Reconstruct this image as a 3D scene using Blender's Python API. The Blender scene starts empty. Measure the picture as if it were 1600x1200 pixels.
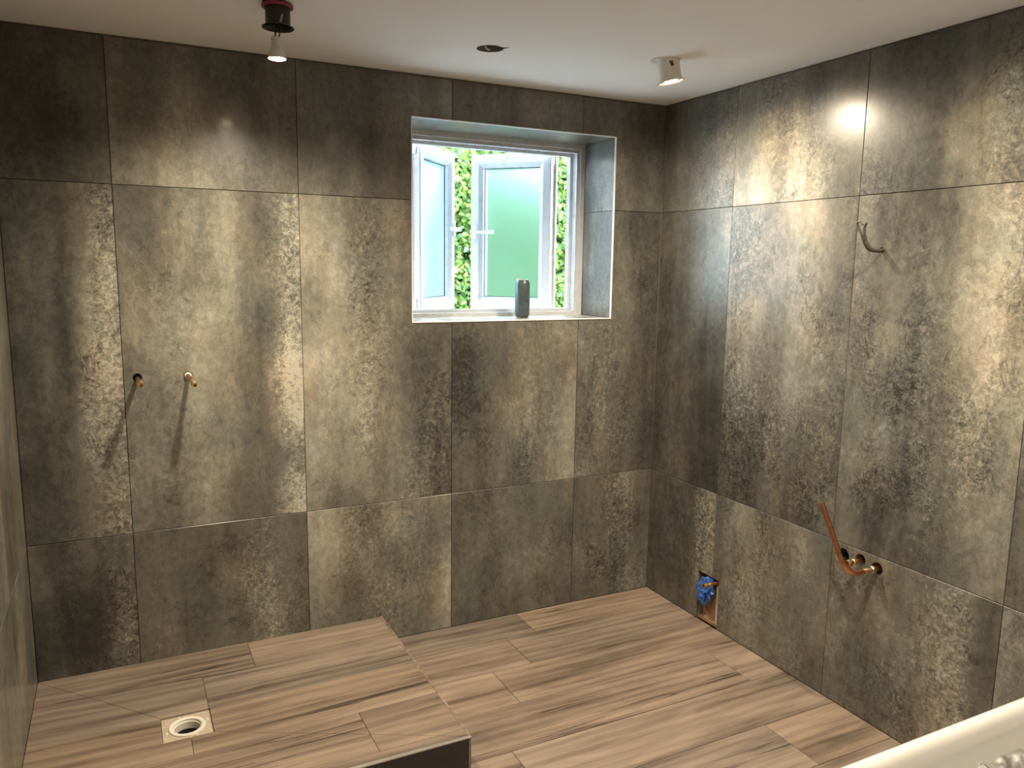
import bpy, bmesh, math, random
from mathutils import Vector, Matrix, noise
random.seed(7)
S = bpy.context.scene
COL = S.collection

# ------------------------------------------------------------------ camera
def make_camera():
    yaw, pitch, roll = 0.4658, -0.1498, 0.0140
    cy, sy, cp, sp = math.cos(yaw), math.sin(yaw), math.cos(pitch), math.sin(pitch)
    f = Vector((sy*cp, cy*cp, sp)); r = Vector((cy, -sy, 0)); u = r.cross(f)
    c, s = math.cos(roll), math.sin(roll)
    r2 = c*r + s*u; u2 = -s*r + c*u
    cam = bpy.data.cameras.new('camera'); cam.sensor_width = 36.0
    cam.lens = 1222.6/1600*36.0; cam.clip_start = 0.02
    o = bpy.data.objects.new('camera', cam); COL.objects.link(o)
    m = Matrix((r2, u2, -f)).transposed().to_4x4()
    m.translation = Vector((-2.2473, -2.9685, 1.5512))
    o.matrix_world = m
    S.camera = o
make_camera()

# ------------------------------------------------------------------ world, exposure
SKY = 9.6
w = bpy.data.worlds.new('world'); S.world = w; w.use_nodes = True
bg = w.node_tree.nodes['Background']
bg.inputs[0].default_value = (0.78, 0.89, 1.0, 1); bg.inputs[1].default_value = SKY
S.view_settings.view_transform = 'Standard'; S.view_settings.look = 'None'
S.view_settings.gamma = 1.0; S.view_settings.exposure = 1.55; S.view_settings.use_curve_mapping = False
LAMP_W = 36.0
LAMP_COL = (1.0, 0.84, 0.635)

# ------------------------------------------------------------------ node helpers
def mat(name):
    m = bpy.data.materials.new(name); m.use_nodes = True
    nt = m.node_tree; b = nt.nodes['Principled BSDF']
    return m, nt, b
def nd(nt, t, ins=None, **props):
    n = nt.nodes.new(t)
    for k, v in props.items(): setattr(n, k, v)
    for k, v in (ins or {}).items():
        if isinstance(v, bpy.types.NodeSocket): nt.links.new(v, n.inputs[k])
        else: n.inputs[k].default_value = v
    return n
def mth(nt, op, a, b=0.5, c=0.0, clamp=False):
    n = nt.nodes.new('ShaderNodeMath'); n.operation = op; n.use_clamp = clamp
    for i, v in enumerate((a, b, c)):
        if isinstance(v, bpy.types.NodeSocket): nt.links.new(v, n.inputs[i])
        else: n.inputs[i].default_value = v
    return n.outputs[0]
def vscale(nt, vec, s):
    return nd(nt, 'ShaderNodeVectorMath', {0: vec, 1: s}, operation='MULTIPLY').outputs[0]
def fbm(nt, vec, scale, detail=5, rough=0.55, dist=0.0):
    return nd(nt, 'ShaderNodeTexNoise', {'Vector': vec, 'Scale': scale, 'Detail': detail, 'Roughness': rough, 'Distortion': dist}).outputs[0]
def smooth(nt, v, a, b, lo=0.0, hi=1.0):
    n = nd(nt, 'ShaderNodeMapRange', {0: v, 1: a, 2: b, 3: lo, 4: hi}, interpolation_type='SMOOTHSTEP')
    return n.outputs[0]
def ramp(nt, fac, stops):
    n = nd(nt, 'ShaderNodeValToRGB', {0: fac}); cr = n.color_ramp
    while len(cr.elements) < len(stops): cr.elements.new(0.5)
    for e, (p, c) in zip(cr.elements, stops): e.position = p; e.color = (*c, 1)
    return n.outputs[0]
def mixc(nt, fac, a, b, blend='MIX'):
    n = nt.nodes.new('ShaderNodeMix'); n.data_type = 'RGBA'; n.blend_type = blend
    for i, v in ((0, fac), (6, a), (7, b)):
        if isinstance(v, bpy.types.NodeSocket): nt.links.new(v, n.inputs[i])
        else: n.inputs[i].default_value = v if i == 0 else (*v, 1)
    return n.outputs[2]
def seeded_coord(nt, kx=13.7, ky=7.3):
    tc = nd(nt, 'ShaderNodeTexCoord')
    at = nd(nt, 'ShaderNodeAttribute', attribute_type='OBJECT', attribute_name='seed')
    off = nd(nt, 'ShaderNodeCombineXYZ', {0: mth(nt, 'MULTIPLY', at.outputs['Fac'], kx), 1: mth(nt, 'MULTIPLY', at.outputs['Fac'], ky), 2: at.outputs['Fac']})
    v = nd(nt, 'ShaderNodeVectorMath', {0: tc.outputs['Object'], 1: off.outputs[0]}, operation='ADD').outputs[0]
    return v, at.outputs['Fac']

def simple(name, col, rough=0.5, metal=0.0, var=0.08, scale=30, bump=0.0, **kw):
    """plain material with a little procedural variation of colour and roughness"""
    m, nt, b = mat(name)
    tc = nd(nt, 'ShaderNodeTexCoord')
    n = fbm(nt, tc.outputs['Object'], scale, 4)
    dark = tuple(c*(1-var) for c in col); light = tuple(min(1, c*(1+var)) for c in col)
    nt.links.new(mixc(nt, n, dark, light), b.inputs['Base Color'])
    nt.links.new(mth(nt, 'MULTIPLY_ADD', n, 0.12, rough-0.06), b.inputs['Roughness'])
    b.inputs['Metallic'].default_value = metal
    for k, v in kw.items(): b.inputs[k.replace('_', ' ')].default_value = v
    if bump:
        bp = nd(nt, 'ShaderNodeBump', {'Height': n, 'Strength': bump, 'Distance': 0.002})
        nt.links.new(bp.outputs[0], b.inputs['Normal'])
    return m

def tile_material():
    m, nt, b = mat('oxidised_porcelain_tile')
    v, seed = seeded_coord(nt)
    pa = nd(nt, 'ShaderNodeAttribute', attribute_type='GEOMETRY', attribute_name='print')
    sep = nd(nt, 'ShaderNodeSeparateColor', {0: pa.outputs['Color']})
    tone, crk = mth(nt, 'MULTIPLY_ADD', sep.outputs[0], 1.3, -0.10), sep.outputs[1]
    streak = fbm(nt, vscale(nt, v, (9.0, 1.3, 1)), 1.0, 8, 0.6, 0.3)
    blotch = fbm(nt, vscale(nt, v, (4.2, 3.4, 1)), 1.0, 8, 0.62, 0.6)
    fine = fbm(nt, vscale(nt, v, (1.3, 0.9, 1)), 34.0, 7, 0.72, 0.5)
    grain = fbm(nt, vscale(nt, v, (1, 1, 1)), 190.0, 3, 0.6)
    t = mth(nt, 'MULTIPLY_ADD', mth(nt, 'SUBTRACT', streak, 0.5), 0.62, tone)
    t = mth(nt, 'MULTIPLY_ADD', mth(nt, 'SUBTRACT', blotch, 0.5), 0.52, t)
    t = mth(nt, 'MULTIPLY_ADD', mth(nt, 'SUBTRACT', fine, 0.5), 0.62, t)
    t = mth(nt, 'MULTIPLY_ADD', mth(nt, 'SUBTRACT', grain, 0.5), 0.22, t)
    # corroded zones: flaky light chips with dark pits and wandering cracks
    zone = fbm(nt, vscale(nt, v, (6.0, 3.0, 1)), 1.0, 5, 0.6, 0.4)
    zmask = smooth(nt, mth(nt, 'MULTIPLY_ADD', crk, 0.62, mth(nt, 'SUBTRACT', zone, 0.5)), 0.06, 0.50)
    chip = fbm(nt, v, 66.0, 6, 0.66, 0.9)
    t2 = mth(nt, 'MULTIPLY_ADD', mth(nt, 'SUBTRACT', chip, 0.5), mth(nt, 'MULTIPLY', zmask, 1.6), mth(nt, 'MULTIPLY_ADD', zmask, -0.07, t))
    vein = fbm(nt, vscale(nt, v, (1.2, 0.7, 1)), 8.5, 7, 0.62, 1.4)
    vl = smooth(nt, mth(nt, 'ABSOLUTE', mth(nt, 'SUBTRACT', vein, 0.5)), 0.0, 0.020, 1.0, 0.0)
    vbreak = smooth(nt, fbm(nt, v, 7.0, 3), 0.48, 0.58)
    vmask = mth(nt, 'MULTIPLY', mth(nt, 'MULTIPLY', vl, vbreak), mth(nt, 'MULTIPLY_ADD', zmask, 0.70, 0.30))
    t3 = mth(nt, 'SUBTRACT', t2, mth(nt, 'MULTIPLY', vmask, 0.40))
    base = ramp(nt, t3, [(0.0, (0.028, 0.028, 0.025)), (0.24, (0.072, 0.071, 0.063)), (0.5, (0.154, 0.147, 0.124)), (0.74, (0.295, 0.278, 0.233)), (1.0, (0.52, 0.495, 0.425))])
    hue = fbm(nt, vscale(nt, v, (5.0, 2.5, 1)), 1.0, 4, 0.5, 0.5)
    tint = ramp(nt, hue, [(0.32, (0.94, 1.0, 1.0)), (0.5, (1.0, 1.0, 0.97)), (0.68, (1.07, 0.985, 0.90))])
    colr = mixc(nt, 1.0, base, tint, 'MULTIPLY')
    nt.links.new(colr, b.inputs['Base Color'])
    rg = mth(nt, 'MULTIPLY_ADD', fine, 0.10, 0.24)
    rg = mth(nt, 'MULTIPLY_ADD', zmask, 0.08, rg)
    nt.links.new(rg, b.inputs['Roughness'])
    b.inputs['IOR'].default_value = 1.52
    b.inputs['Coat Weight'].default_value = 0.16; b.inputs['Coat Roughness'].default_value = 0.11
    bp = nd(nt, 'ShaderNodeBump', {'Height': t3, 'Strength': 0.05, 'Distance': 0.002})
    nt.links.new(bp.outputs[0], b.inputs['Normal'])
    return m

def plank_material():
    m, nt, b = mat('wood_effect_plank')
    v, seed = seeded_coord(nt, 5.1, 9.7)
    grain = fbm(nt, vscale(nt, v, (1.1, 17.0, 1)), 1.0, 7, 0.58, 0.5)
    band = fbm(nt, vscale(nt, v, (0.9, 7.0, 1)), 1.0, 3, 0.5, 0.3)
    fine = fbm(nt, vscale(nt, v, (6, 150.0, 1)), 1.0, 4, 0.6)
    cloud = fbm(nt, vscale(nt, v, (2.2, 9.0, 1)), 1.0, 5, 0.6, 0.6)
    wave = nd(nt, 'ShaderNodeTexWave', {'Vector': vscale(nt, v, (0.22, 2.4, 1)), 'Scale': 3.2, 'Distortion': 5.5, 'Detail': 4, 'Detail Scale': 1.2, 'Detail Roughness': 0.6}, wave_type='BANDS', bands_direction='Y').outputs[1]
    t = mth(nt, 'MULTIPLY_ADD', mth(nt, 'SUBTRACT', grain, 0.5), 0.85, 0.55)
    t = mth(nt, 'MULTIPLY_ADD', mth(nt, 'SUBTRACT', band, 0.5), 0.75, t)
    t = mth(nt, 'MULTIPLY_ADD', mth(nt, 'SUBTRACT', wave, 0.5), 0.13, t)
    t = mth(nt, 'MULTIPLY_ADD', mth(nt, 'SUBTRACT', cloud, 0.5), 0.55, t)
    t = mth(nt, 'MULTIPLY_ADD', mth(nt, 'SUBTRACT', fine, 0.5), 0.34, t)
    dk = fbm(nt, vscale(nt, v, (0.7, 22.0, 1)), 1.0, 5, 0.5, 0.3)
    line = smooth(nt, mth(nt, 'ABSOLUTE', mth(nt, 'SUBTRACT', dk, 0.5)), 0.0, 0.026, 1.0, 0.0)
    lm = smooth(nt, fbm(nt, vscale(nt, v, (1.2, 6.0, 1)), 1.0, 2), 0.46, 0.62)
    t = mth(nt, 'SUBTRACT', t, mth(nt, 'MULTIPLY', mth(nt, 'MULTIPLY', line, lm), 0.36))
    base = ramp(nt, t, [(0.05, (0.048, 0.036, 0.030)), (0.3, (0.132, 0.101, 0.081)), (0.55, (0.240, 0.189, 0.150)), (0.8, (0.345, 0.275, 0.217)), (1.0, (0.42, 0.342, 0.272))])
    rs = mth(nt, 'FRACT', mth(nt, 'MULTIPLY', seed, 7.77))
    tint = ramp(nt, rs, [(0.0, (0.93, 0.95, 0.98)), (0.5, (1.0, 0.98, 0.96)), (1.0, (1.06, 1.02, 0.96))])
    nt.links.new(mixc(nt, 1.0, base, tint, 'MULTIPLY'), b.inputs['Base Color'])
    nt.links.new(mth(nt, 'MULTIPLY_ADD', grain, 0.18, 0.30), b.inputs['Roughness'])
    bp = nd(nt, 'ShaderNodeBump', {'Height': t, 'Strength': 0.12, 'Distance': 0.002})
    nt.links.new(bp.outputs[0], b.inputs['Normal'])
    return m

def glass_material(name, rough, col):
    m, nt, b = mat(name)
    tc = nd(nt, 'ShaderNodeTexCoord')
    n = fbm(nt, tc.outputs['Object'], 45, 3)
    b.inputs['Base Color'].default_value = (*col, 1)
    b.inputs['Transmission Weight'].default_value = 1.0
    b.inputs['IOR'].default_value = 1.45
    nt.links.new(mth(nt, 'MULTIPLY_ADD', n, 0.1*rough, rough), b.inputs['Roughness'])
    bp = nd(nt, 'ShaderNodeBump', {'Height': n, 'Strength': 0.04 if rough > 0.1 else 0.0, 'Distance': 0.003})
    nt.links.new(bp.outputs[0], b.inputs['Normal'])
    return m

def emitter(name, col, strength):
    m, nt, b = mat(name)
    tc = nd(nt, 'ShaderNodeTexCoord')
    n = fbm(nt, tc.outputs['Object'], 120, 2)
    nt.links.new(mixc(nt, n, tuple(c*0.95 for c in col), col), b.inputs['Emission Color'])
    b.inputs['Emission Strength'].default_value = strength
    b.inputs['Base Color'].default_value = (0.8, 0.8, 0.8, 1)
    return m

def film_material():
    m, nt, b = mat('clear_plastic_film')
    tc = nd(nt, 'ShaderNodeTexCoord')
    n = fbm(nt, tc.outputs['Object'], 14, 4, 0.5, 1.0)
    tr = nd(nt, 'ShaderNodeBsdfTransparent', {'Color': (0.97, 0.97, 0.96, 1)})
    gl = nd(nt, 'ShaderNodeBsdfGlossy', {'Color': (1, 1, 1, 1), 'Roughness': 0.18})
    fr = nd(nt, 'ShaderNodeFresnel', {'IOR': 1.22})
    df = nd(nt, 'ShaderNodeBsdfDiffuse', {'Color': (0.85, 0.82, 0.78, 1)})
    m0 = nd(nt, 'ShaderNodeMixShader', {0: mth(nt, 'MULTIPLY', n, 0.22), 1: tr.outputs[0], 2: df.outputs[0]})
    mx = nd(nt, 'ShaderNodeMixShader', {0: fr.outputs[0], 1: m0.outputs[0], 2: gl.outputs[0]})
    out = nt.nodes['Material Output']; nt.links.new(mx.outputs[0], out.inputs[0])
    return m

def leaf_material():
    m, nt, b = mat('ivy_leaf')
    at = nd(nt, 'ShaderNodeAttribute', attribute_type='GEOMETRY', attribute_name='leafcol')
    tc = nd(nt, 'ShaderNodeTexCoord')
    n = fbm(nt, tc.outputs['Object'], 60, 3)
    c = mixc(nt, mth(nt, 'MULTIPLY', n, 0.35), at.outputs['Color'], (0.02, 0.05, 0.012))
    nt.links.new(c, b.inputs['Base Color'])
    b.inputs['Roughness'].default_value = 0.42
    tl = nd(nt, 'ShaderNodeBsdfTranslucent', {'Color': c})
    mx = nd(nt, 'ShaderNodeMixShader', {0: 0.30, 1: b.outputs[0], 2: tl.outputs[0]})
    nt.links.new(mx.outputs[0], nt.nodes['Material Output'].inputs[0])
    return m

M = {}
M['tile'] = tile_material()
M['plank'] = plank_material()
M['adhesive'] = simple('cement_adhesive', (0.24, 0.215, 0.18), 0.9, var=0.3, scale=20)
M['paint'] = simple('white_ceiling_paint', (0.91, 0.908, 0.90), 0.92, var=0.02, scale=3)
M['render'] = simple('sky_block_render', (0.45, 0.43, 0.40), 0.9, var=0.1, scale=10)
M['reflector_render'] = simple('pale_reflector_render', (0.72, 0.73, 0.73), 0.9, var=0.06, scale=8)  # pale so that its reflection brightens the right wall tiles
M['void'] = simple('plasterboard_cut', (0.22, 0.21, 0.20), 0.95, var=0.3, scale=40)
M['upvc'] = simple('white_upvc', (0.60, 0.62, 0.65), 0.28, var=0.02)
M['gasket'] = simple('black_rubber_gasket', (0.02, 0.02, 0.02), 0.6)
M['chrome'] = simple('brushed_steel', (0.72, 0.72, 0.72), 0.25, 1.0)
M['trim'] = simple('white_metal_trim', (0.80, 0.81, 0.81), 0.3, 0.0)
M['alu'] = simple('satin_aluminium', (0.78, 0.76, 0.72), 0.32, 1.0)
M['copper'] = simple('copper', (0.66, 0.29, 0.15), 0.30, 1.0, var=0.28, scale=70)
M['brass'] = simple('brass', (0.72, 0.56, 0.30), 0.28, 1.0, var=0.2, scale=90)
M['blue'] = simple('blue_plastic', (0.05, 0.16, 0.55), 0.25, var=0.35, scale=60)
M['ply'] = simple('brown_board', (0.36, 0.21, 0.13), 0.75, var=0.25, scale=25)
M['white_plastic'] = simple('white_plastic', (0.80, 0.77, 0.70), 0.35)
M['dark_plastic'] = simple('black_plastic', (0.020, 0.021, 0.020), 0.45, var=0.3)
M['pink'] = simple('pink_intumescent', (0.30, 0.05, 0.09), 0.6, var=0.3)
M['cable'] = simple('grey_cable_sheath', (0.085, 0.078, 0.064), 0.5)
M['can'] = simple('dark_grey_can_print', (0.085, 0.115, 0.125), 0.35, 0.35, var=0.5, scale=60)
M['front_panel'] = simple('dark_grey_panel', (0.030, 0.029, 0.030), 0.35, var=0.3, scale=8)
M['acrylic'] = simple('white_acrylic', (0.70, 0.69, 0.67), 0.18, var=0.01)
M['ceramic'] = simple('white_ceramic', (0.72, 0.70, 0.66), 0.4)
M['frosted'] = glass_material('frosted_glass', 0.32, (0.52, 0.78, 0.88))
M['film'] = film_material()
M['leaf'] = leaf_material()
M['soil'] = simple('dark_soil_grass', (0.05, 0.09, 0.035), 0.9, var=0.5, scale=12)
M['bounce_paving'] = simple('pale_bounce_paving', (0.46, 0.455, 0.44), 0.9, var=0.2, scale=6)  # kept pale to throw daylight up through the window
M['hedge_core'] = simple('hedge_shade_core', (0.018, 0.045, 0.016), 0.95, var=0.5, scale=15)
M['bark'] = simple('bark', (0.10, 0.07, 0.045), 0.9, var=0.4, scale=40)
M['flower'] = simple('orange_red_petal', (0.75, 0.17, 0.07), 0.6, var=0.3, scale=50)
M['sticker'] = simple('white_sticker', (0.55, 0.55, 0.53), 0.6, var=0.4, scale=300)
M['bulb_on'] = emitter('lit_bulb_lens', (1.0, 0.74, 0.44), 34.0)
M['putty'] = simple('white_sealant', (0.72, 0.66, 0.55), 0.5)

# ------------------------------------------------------------------ object helpers
def tag(o, label=None, cat=None, group=None, kind=None):
    if label: o['label'] = label
    if cat: o['category'] = cat
    if group: o['group'] = group
    if kind: o['kind'] = kind
    return o
def empty(name, loc=(0, 0, 0), **k):
    o = bpy.data.objects.new(name, None); o.empty_display_size = 0.05
    COL.objects.link(o); o.location = loc
    return tag(o, **k)
def link(name, bm, m, parent=None, mw=None, smooth_=False):
    """bm is in world coordinates unless mw (its matrix_world) is given"""
    me = bpy.data.meshes.new(name)
    bmesh.ops.recalc_face_normals(bm, faces=bm.faces[:])
    bm.to_mesh(me); bm.free()
    o = bpy.data.objects.new(name, me); COL.objects.link(o)
    me.materials.append(m)
    if smooth_:
        for p in me.polygons: p.use_smooth = True
        try: me.set_sharp_from_angle(angle=math.radians(40))
        except Exception: pass
    place(o, parent, mw)
    return o
def place(o, parent, mw=None):
    mw = mw or Matrix.Identity(4)
    if parent is not None:
        o.parent = parent
        chain = Matrix.Identity(4); p = parent
        while p is not None:
            chain = (p.matrix_parent_inverse @ p.matrix_basis if p.parent else p.matrix_basis) @ chain; p = p.parent
        o.matrix_parent_inverse = Matrix.Identity(4)
        o.matrix_basis = chain.inverted() @ mw
    else:
        o.matrix_basis = mw
def add_box(bm, lo, hi, bevel=0.0):
    t = bmesh.new()
    vs = [t.verts.new((x, y, z)) for x in (lo[0], hi[0]) for y in (lo[1], hi[1]) for z in (lo[2], hi[2])]
    for f in ((0, 1, 3, 2), (4, 6, 7, 5), (0, 4, 5, 1), (2, 3, 7, 6), (0, 2, 6, 4), (1, 5, 7, 3)):
        t.faces.new([vs[i] for i in f])
    bmesh.ops.recalc_face_normals(t, faces=t.faces[:])
    if bevel: bmesh.ops.bevel(t, geom=t.edges[:], offset=bevel, segments=2, affect='EDGES', profile=0.6)
    merge(bm, t)
def merge(bm, t):
    mp = {v: bm.verts.new(v.co) for v in t.verts}
    for f in t.faces:
        try: bm.faces.new([mp[v] for v in f.verts])
        except ValueError: pass
    t.free()
def box(lo, hi, bevel=0.0):
    bm = bmesh.new(); add_box(bm, lo, hi, bevel); return bm
def frame_of(d):
    d = Vector(d).normalized()
    a = Vector((0, 0, 1)) if abs(d.z) < 0.9 else Vector((1, 0, 0))
    x = a.cross(d).normalized(); y = d.cross(x)
    return x, y, d
def add_lathe(bm, prof, origin, axis, n=32, closed=False, cap0=False, cap1=False):
    """prof: list of (radius, distance along axis)"""
    x, y, d = frame_of(axis); o = Vector(origin); rings = []
    for r, h in prof:
        if r < 1e-6: rings.append([bm.verts.new(o + d*h)])
        else: rings.append([bm.verts.new(o + d*h + (x*math.cos(2*math.pi*i/n) + y*math.sin(2*math.pi*i/n))*r) for i in range(n)])
    pairs = list(zip(rings, rings[1:])) + ([(rings[-1], rings[0])] if closed else [])
    for a, b in pairs:
        for i in range(n):
            j = (i+1) % n
            if len(a) == 1 and len(b) == 1: continue
            if len(a) == 1: bm.faces.new((a[0], b[i], b[j]))
            elif len(b) == 1: bm.faces.new((a[i], a[j], b[0]))
            else: bm.faces.new((a[i], a[j], b[j], b[i]))
    if cap0 and len(rings[0]) > 1: bm.faces.new(rings[0][::-1])
    if cap1 and len(rings[-1]) > 1: bm.faces.new(rings[-1])
def lathe(prof, origin, axis=(0, 0, 1), n=32, **k):
    bm = bmesh.new(); add_lathe(bm, prof, origin, axis, n, **k); return bm
def add_tube(bm, pts, r, n=14, cap=True, flat=1.0, up=None):
    pts = [Vector(p) for p in pts]; rs = r if isinstance(r, (list, tuple)) else [r]*len(pts)
    rings = []; px = None
    for i, p in enumerate(pts):
        d = (pts[min(i+1, len(pts)-1)] - pts[max(i-1, 0)]).normalized()
        if px is None: px = (Vector(up) if up else frame_of(d)[0])
        px = (px - d*px.dot(d)).normalized(); py = d.cross(px)
        rings.append([bm.verts.new(p + px*math.cos(2*math.pi*k/n)*rs[i] + py*math.sin(2*math.pi*k/n)*rs[i]*flat) for k in range(n)])
    for a, b in zip(rings, rings[1:]):
        for k in range(n): bm.faces.new((a[k], a[(k+1) % n], b[(k+1) % n], b[k]))
    if cap: bm.faces.new(rings[0][::-1]); bm.faces.new(rings[-1])
def tube(pts, r, **k):
    bm = bmesh.new(); add_tube(bm, pts, r, **k); return bm
def spline(pts, n=8):
    pts = [Vector(p) for p in pts]; P = [pts[0]*2-pts[1]] + pts + [pts[-1]*2-pts[-2]]; out = []
    for i in range(1, len(P)-2):
        for k in range(n):
            t = k/n; a, b, c, d = P[i-1], P[i], P[i+1], P[i+2]
            out.append(0.5*((2*b)+(c-a)*t+(2*a-5*b+4*c-d)*t*t+(3*b-a-3*c+d)*t**3))
    out.append(pts[-1]); return out
def cut(o, cutters):
    """subtract the cutter objects from o (baked straight into its mesh)"""
    for c in cutters:
        md = o.modifiers.new('b', 'BOOLEAN'); md.operation = 'DIFFERENCE'; md.solver = 'EXACT'; md.object = c
    dg = bpy.context.evaluated_depsgraph_get(); dg.update()
    me = bpy.data.meshes.new_from_object(o.evaluated_get(dg), preserve_all_data_layers=True, depsgraph=dg)
    o.modifiers.clear(); old = o.data; o.data = me; me.name = old.name
    bpy.data.meshes.remove(old)
def cutter(bm):
    me = bpy.data.meshes.new('cutter')
    bmesh.ops.recalc_face_normals(bm, faces=bm.faces[:]); bm.to_mesh(me); bm.free()
    o = bpy.data.objects.new('cutter', me); COL.objects.link(o); return o
def discard(cs):
    for c in cs:
        me = c.data; bpy.data.objects.remove(c); bpy.data.meshes.remove(me)

# ------------------------------------------------------------------ dimensions (metres, corner of the two tiled walls at 0,0)
H = 2.2726; LX = -2.5677; FY = -4.3
ZL, ZU = 0.5972, 1.8002
JX = [0.0, -0.4312, -1.0335, -1.6379, -2.2463, LX]
KY = [0.0, -0.4656, -1.0788, -1.6901, -2.293, -2.896, -3.499, -4.102, FY]
WX0, WX1, WZ0, WZ1 = -1.202, -0.2635, 1.3245, 2.112
RD = 0.25                                    # depth of the window reveal
TT = 0.009                                   # tile thickness
GAP = 0.0009

# ------------------------------------------------------------------ cutters
wall_cut = cutter(box((WX0-TT-0.002, -0.2, WZ0-TT-0.002), (WX1+TT+0.002, 0.6, WZ1+TT+0.002)))
window_cut = cutter(box((WX0, -0.2, WZ0), (WX1, 0.6, WZ1)))
back_holes = [cutter(lathe([(0.0145, -0.05), (0.0145, 0.08)], (x, 0, 1.152), (0, 1, 0), 24, cap0=True, cap1=True)) for x in (-2.203, -2.041)]
right_specs = [(-1.124, 0.552, 0.0300), (-1.201, 0.563, 0.0205), (-1.268, 0.5555, 0.0215), (-1.184, 1.619, 0.009)]
right_holes = [cutter(lathe([(r, -0.05), (r, 0.07)], (0, y, z), (1, 0, 0), 24, cap0=True, cap1=True)) for y, z, r in right_specs]
slot_cut = cutter(box((-0.05, -0.508, -0.02), (0.062, -0.373, 0.222)))

# ------------------------------------------------------------------ the room shell
wall_back = link('wall_back', box((LX-0.15, TT+0.001, -0.15), (0.15, 0.335, H+0.12)), M['adhesive']); tag(wall_back, kind='structure')
cut(wall_back, [wall_cut] + back_holes)
up = link('wall_sky_block', box((-6, 0.05, H+0.121), (6, 0.335, 5.4)), M['render']); tag(up, kind='structure')  # unseen upper wall, added to keep sky light off the open sashes
sky_shade = link('trim_sky_shade', box((-6, 0.336, 2.43), (6, 0.86, 2.62)), M['upvc']); tag(sky_shade, kind='structure')  # unseen overhang, added to block the high sky above the sashes
wall_right = link('wall_right', box((TT+0.001, FY-0.15, -0.15), (0.15, TT+0.0005, H+0.12)), M['adhesive']); tag(wall_right, kind='structure')
cut(wall_right, right_holes + [slot_cut])
wall_left = link('wall_left', box((LX-0.15, FY-0.15, -0.15), (LX-TT-0.001, TT+0.0005, H+0.12)), M['adhesive']); tag(wall_left, kind='structure')
wall_front = link('wall_front', box((LX-TT, FY-0.15, -0.15), (TT, FY-0.001, H+0.12)), M['paint']); tag(wall_front, kind='structure')
floor = link('floor', box((LX-TT, FY, -0.15), (TT, TT, -0.010)), M['adhesive']); tag(floor, kind='structure')

ceiling = link('ceiling', box((LX-TT, FY, H), (TT, TT+0.0005, H+0.119)), M['paint']); tag(ceiling, kind='structure')
HOLE_C = Vector((-1.083, -0.452, H)); 
def notch_hole():
    bm = bmesh.new(); n = 36; r = 0.045; lo = []; hi = []
    rnd = random.Random(3)
    for i in range(n):
        a = 2*math.pi*i/n; rr = r*(1+0.03*(rnd.random()-0.5))
        d = (a - (-0.72)) ; d = (d+math.pi) % (2*math.pi) - math.pi
        if abs(d) < 0.12: rr = r*1.58
        elif abs(d) < 0.25: rr = r*1.08
        x, y = HOLE_C.x + rr*math.cos(a), HOLE_C.y + rr*math.sin(a)
        lo.append(bm.verts.new((x, y, H-0.05))); hi.append(bm.verts.new((x, y, H+0.07)))
    for i in range(n):
        j = (i+1) % n; bm.faces.new((lo[i], lo[j], hi[j], hi[i]))
    bm.faces.new(lo[::-1]); bm.faces.new(hi); return bm
LAMP1 = Vector((-1.805, -0.58, 0)); LAMP3 = Vector((-0.478, -0.640, 0))
ceil_cut = [cutter(notch_hole())] + [cutter(lathe([(0.037, -0.05), (0.037, 0.08)], (p.x, p.y, H), (0, 0, 1), 28, cap0=True, cap1=True)) for p in (LAMP1, LAMP3)]
cut(ceiling, ceil_cut)
ceiling.data.materials.append(M['void'])
for p in ceiling.data.polygons:               # the bare plasterboard inside the holes
    if p.center.z > H+0.002 and p.center.z < H+0.1 and LX+0.1 < p.center.x < -0.1 and FY+0.1 < p.center.y < -0.1: p.material_index = 1

# ------------------------------------------------------------------ wall tiles
def grid_eval(rows, u, v):
    """rows: list of digit strings, top to bottom; smooth interpolation; u, v in 0..1 (v up)"""
    nr = len(rows); y = (1-v)*nr-0.5; y = min(max(y, 0), nr-1); j = min(int(y), nr-2) if nr > 1 else 0; fy = y-j
    def row(r):
        n = len(r); x = u*n-0.5; x = min(max(x, 0), n-1); i = min(int(x), n-2) if n > 1 else 0; fx = x-i
        fx = fx*fx*(3-2*fx)
        a = int(r[i]); b = int(r[min(i+1, n-1)]); return a+(b-a)*fx
    fy = fy*fy*(3-2*fy)
    a = row(rows[j]); b = row(rows[min(j+1, nr-1)]); return a+(b-a)*fy
def tile_mesh(wd, ht, tone, crack, seed):
    me = bpy.data.meshes.new('tile'); bm = bmesh.new()
    c = 0.0012; nu = max(4, int(wd/0.05)); nv = max(4, int(ht/0.06))
    us = [0.0] + [c+(wd-2*c)*i/nu for i in range(nu+1)] + [wd]
    vs = [0.0] + [c+(ht-2*c)*i/nv for i in range(nv+1)] + [ht]
    G = [[bm.verts.new((u, v, -c if (i in (0, len(us)-1) or j in (0, len(vs)-1)) else 0.0)) for i, u in enumerate(us)] for j, v in enumerate(vs)]
    for j in range(len(vs)-1):
        for i in range(len(us)-1): bm.faces.new((G[j][i], G[j][i+1], G[j+1][i+1], G[j+1][i]))
    ring = [G[0][i] for i in range(len(us))] + [G[j][-1] for j in range(1, len(vs))] + [G[-1][i] for i in range(len(us)-2, -1, -1)] + [G[j][0] for j in range(len(vs)-2, 0, -1)]
    lowr = [bm.verts.new((v.co.x, v.co.y, -TT)) for v in ring]
    for k in range(len(ring)):
        l = (k+1) % len(ring); bm.faces.new((ring[l], ring[k], lowr[k], lowr[l]))
    bm.faces.new(lowr[::-1])
    bm.verts.index_update(); bm.to_mesh(me)
    bm.free(); paint_print(me, wd, ht, tone, crack, seed)
    return me
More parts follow.
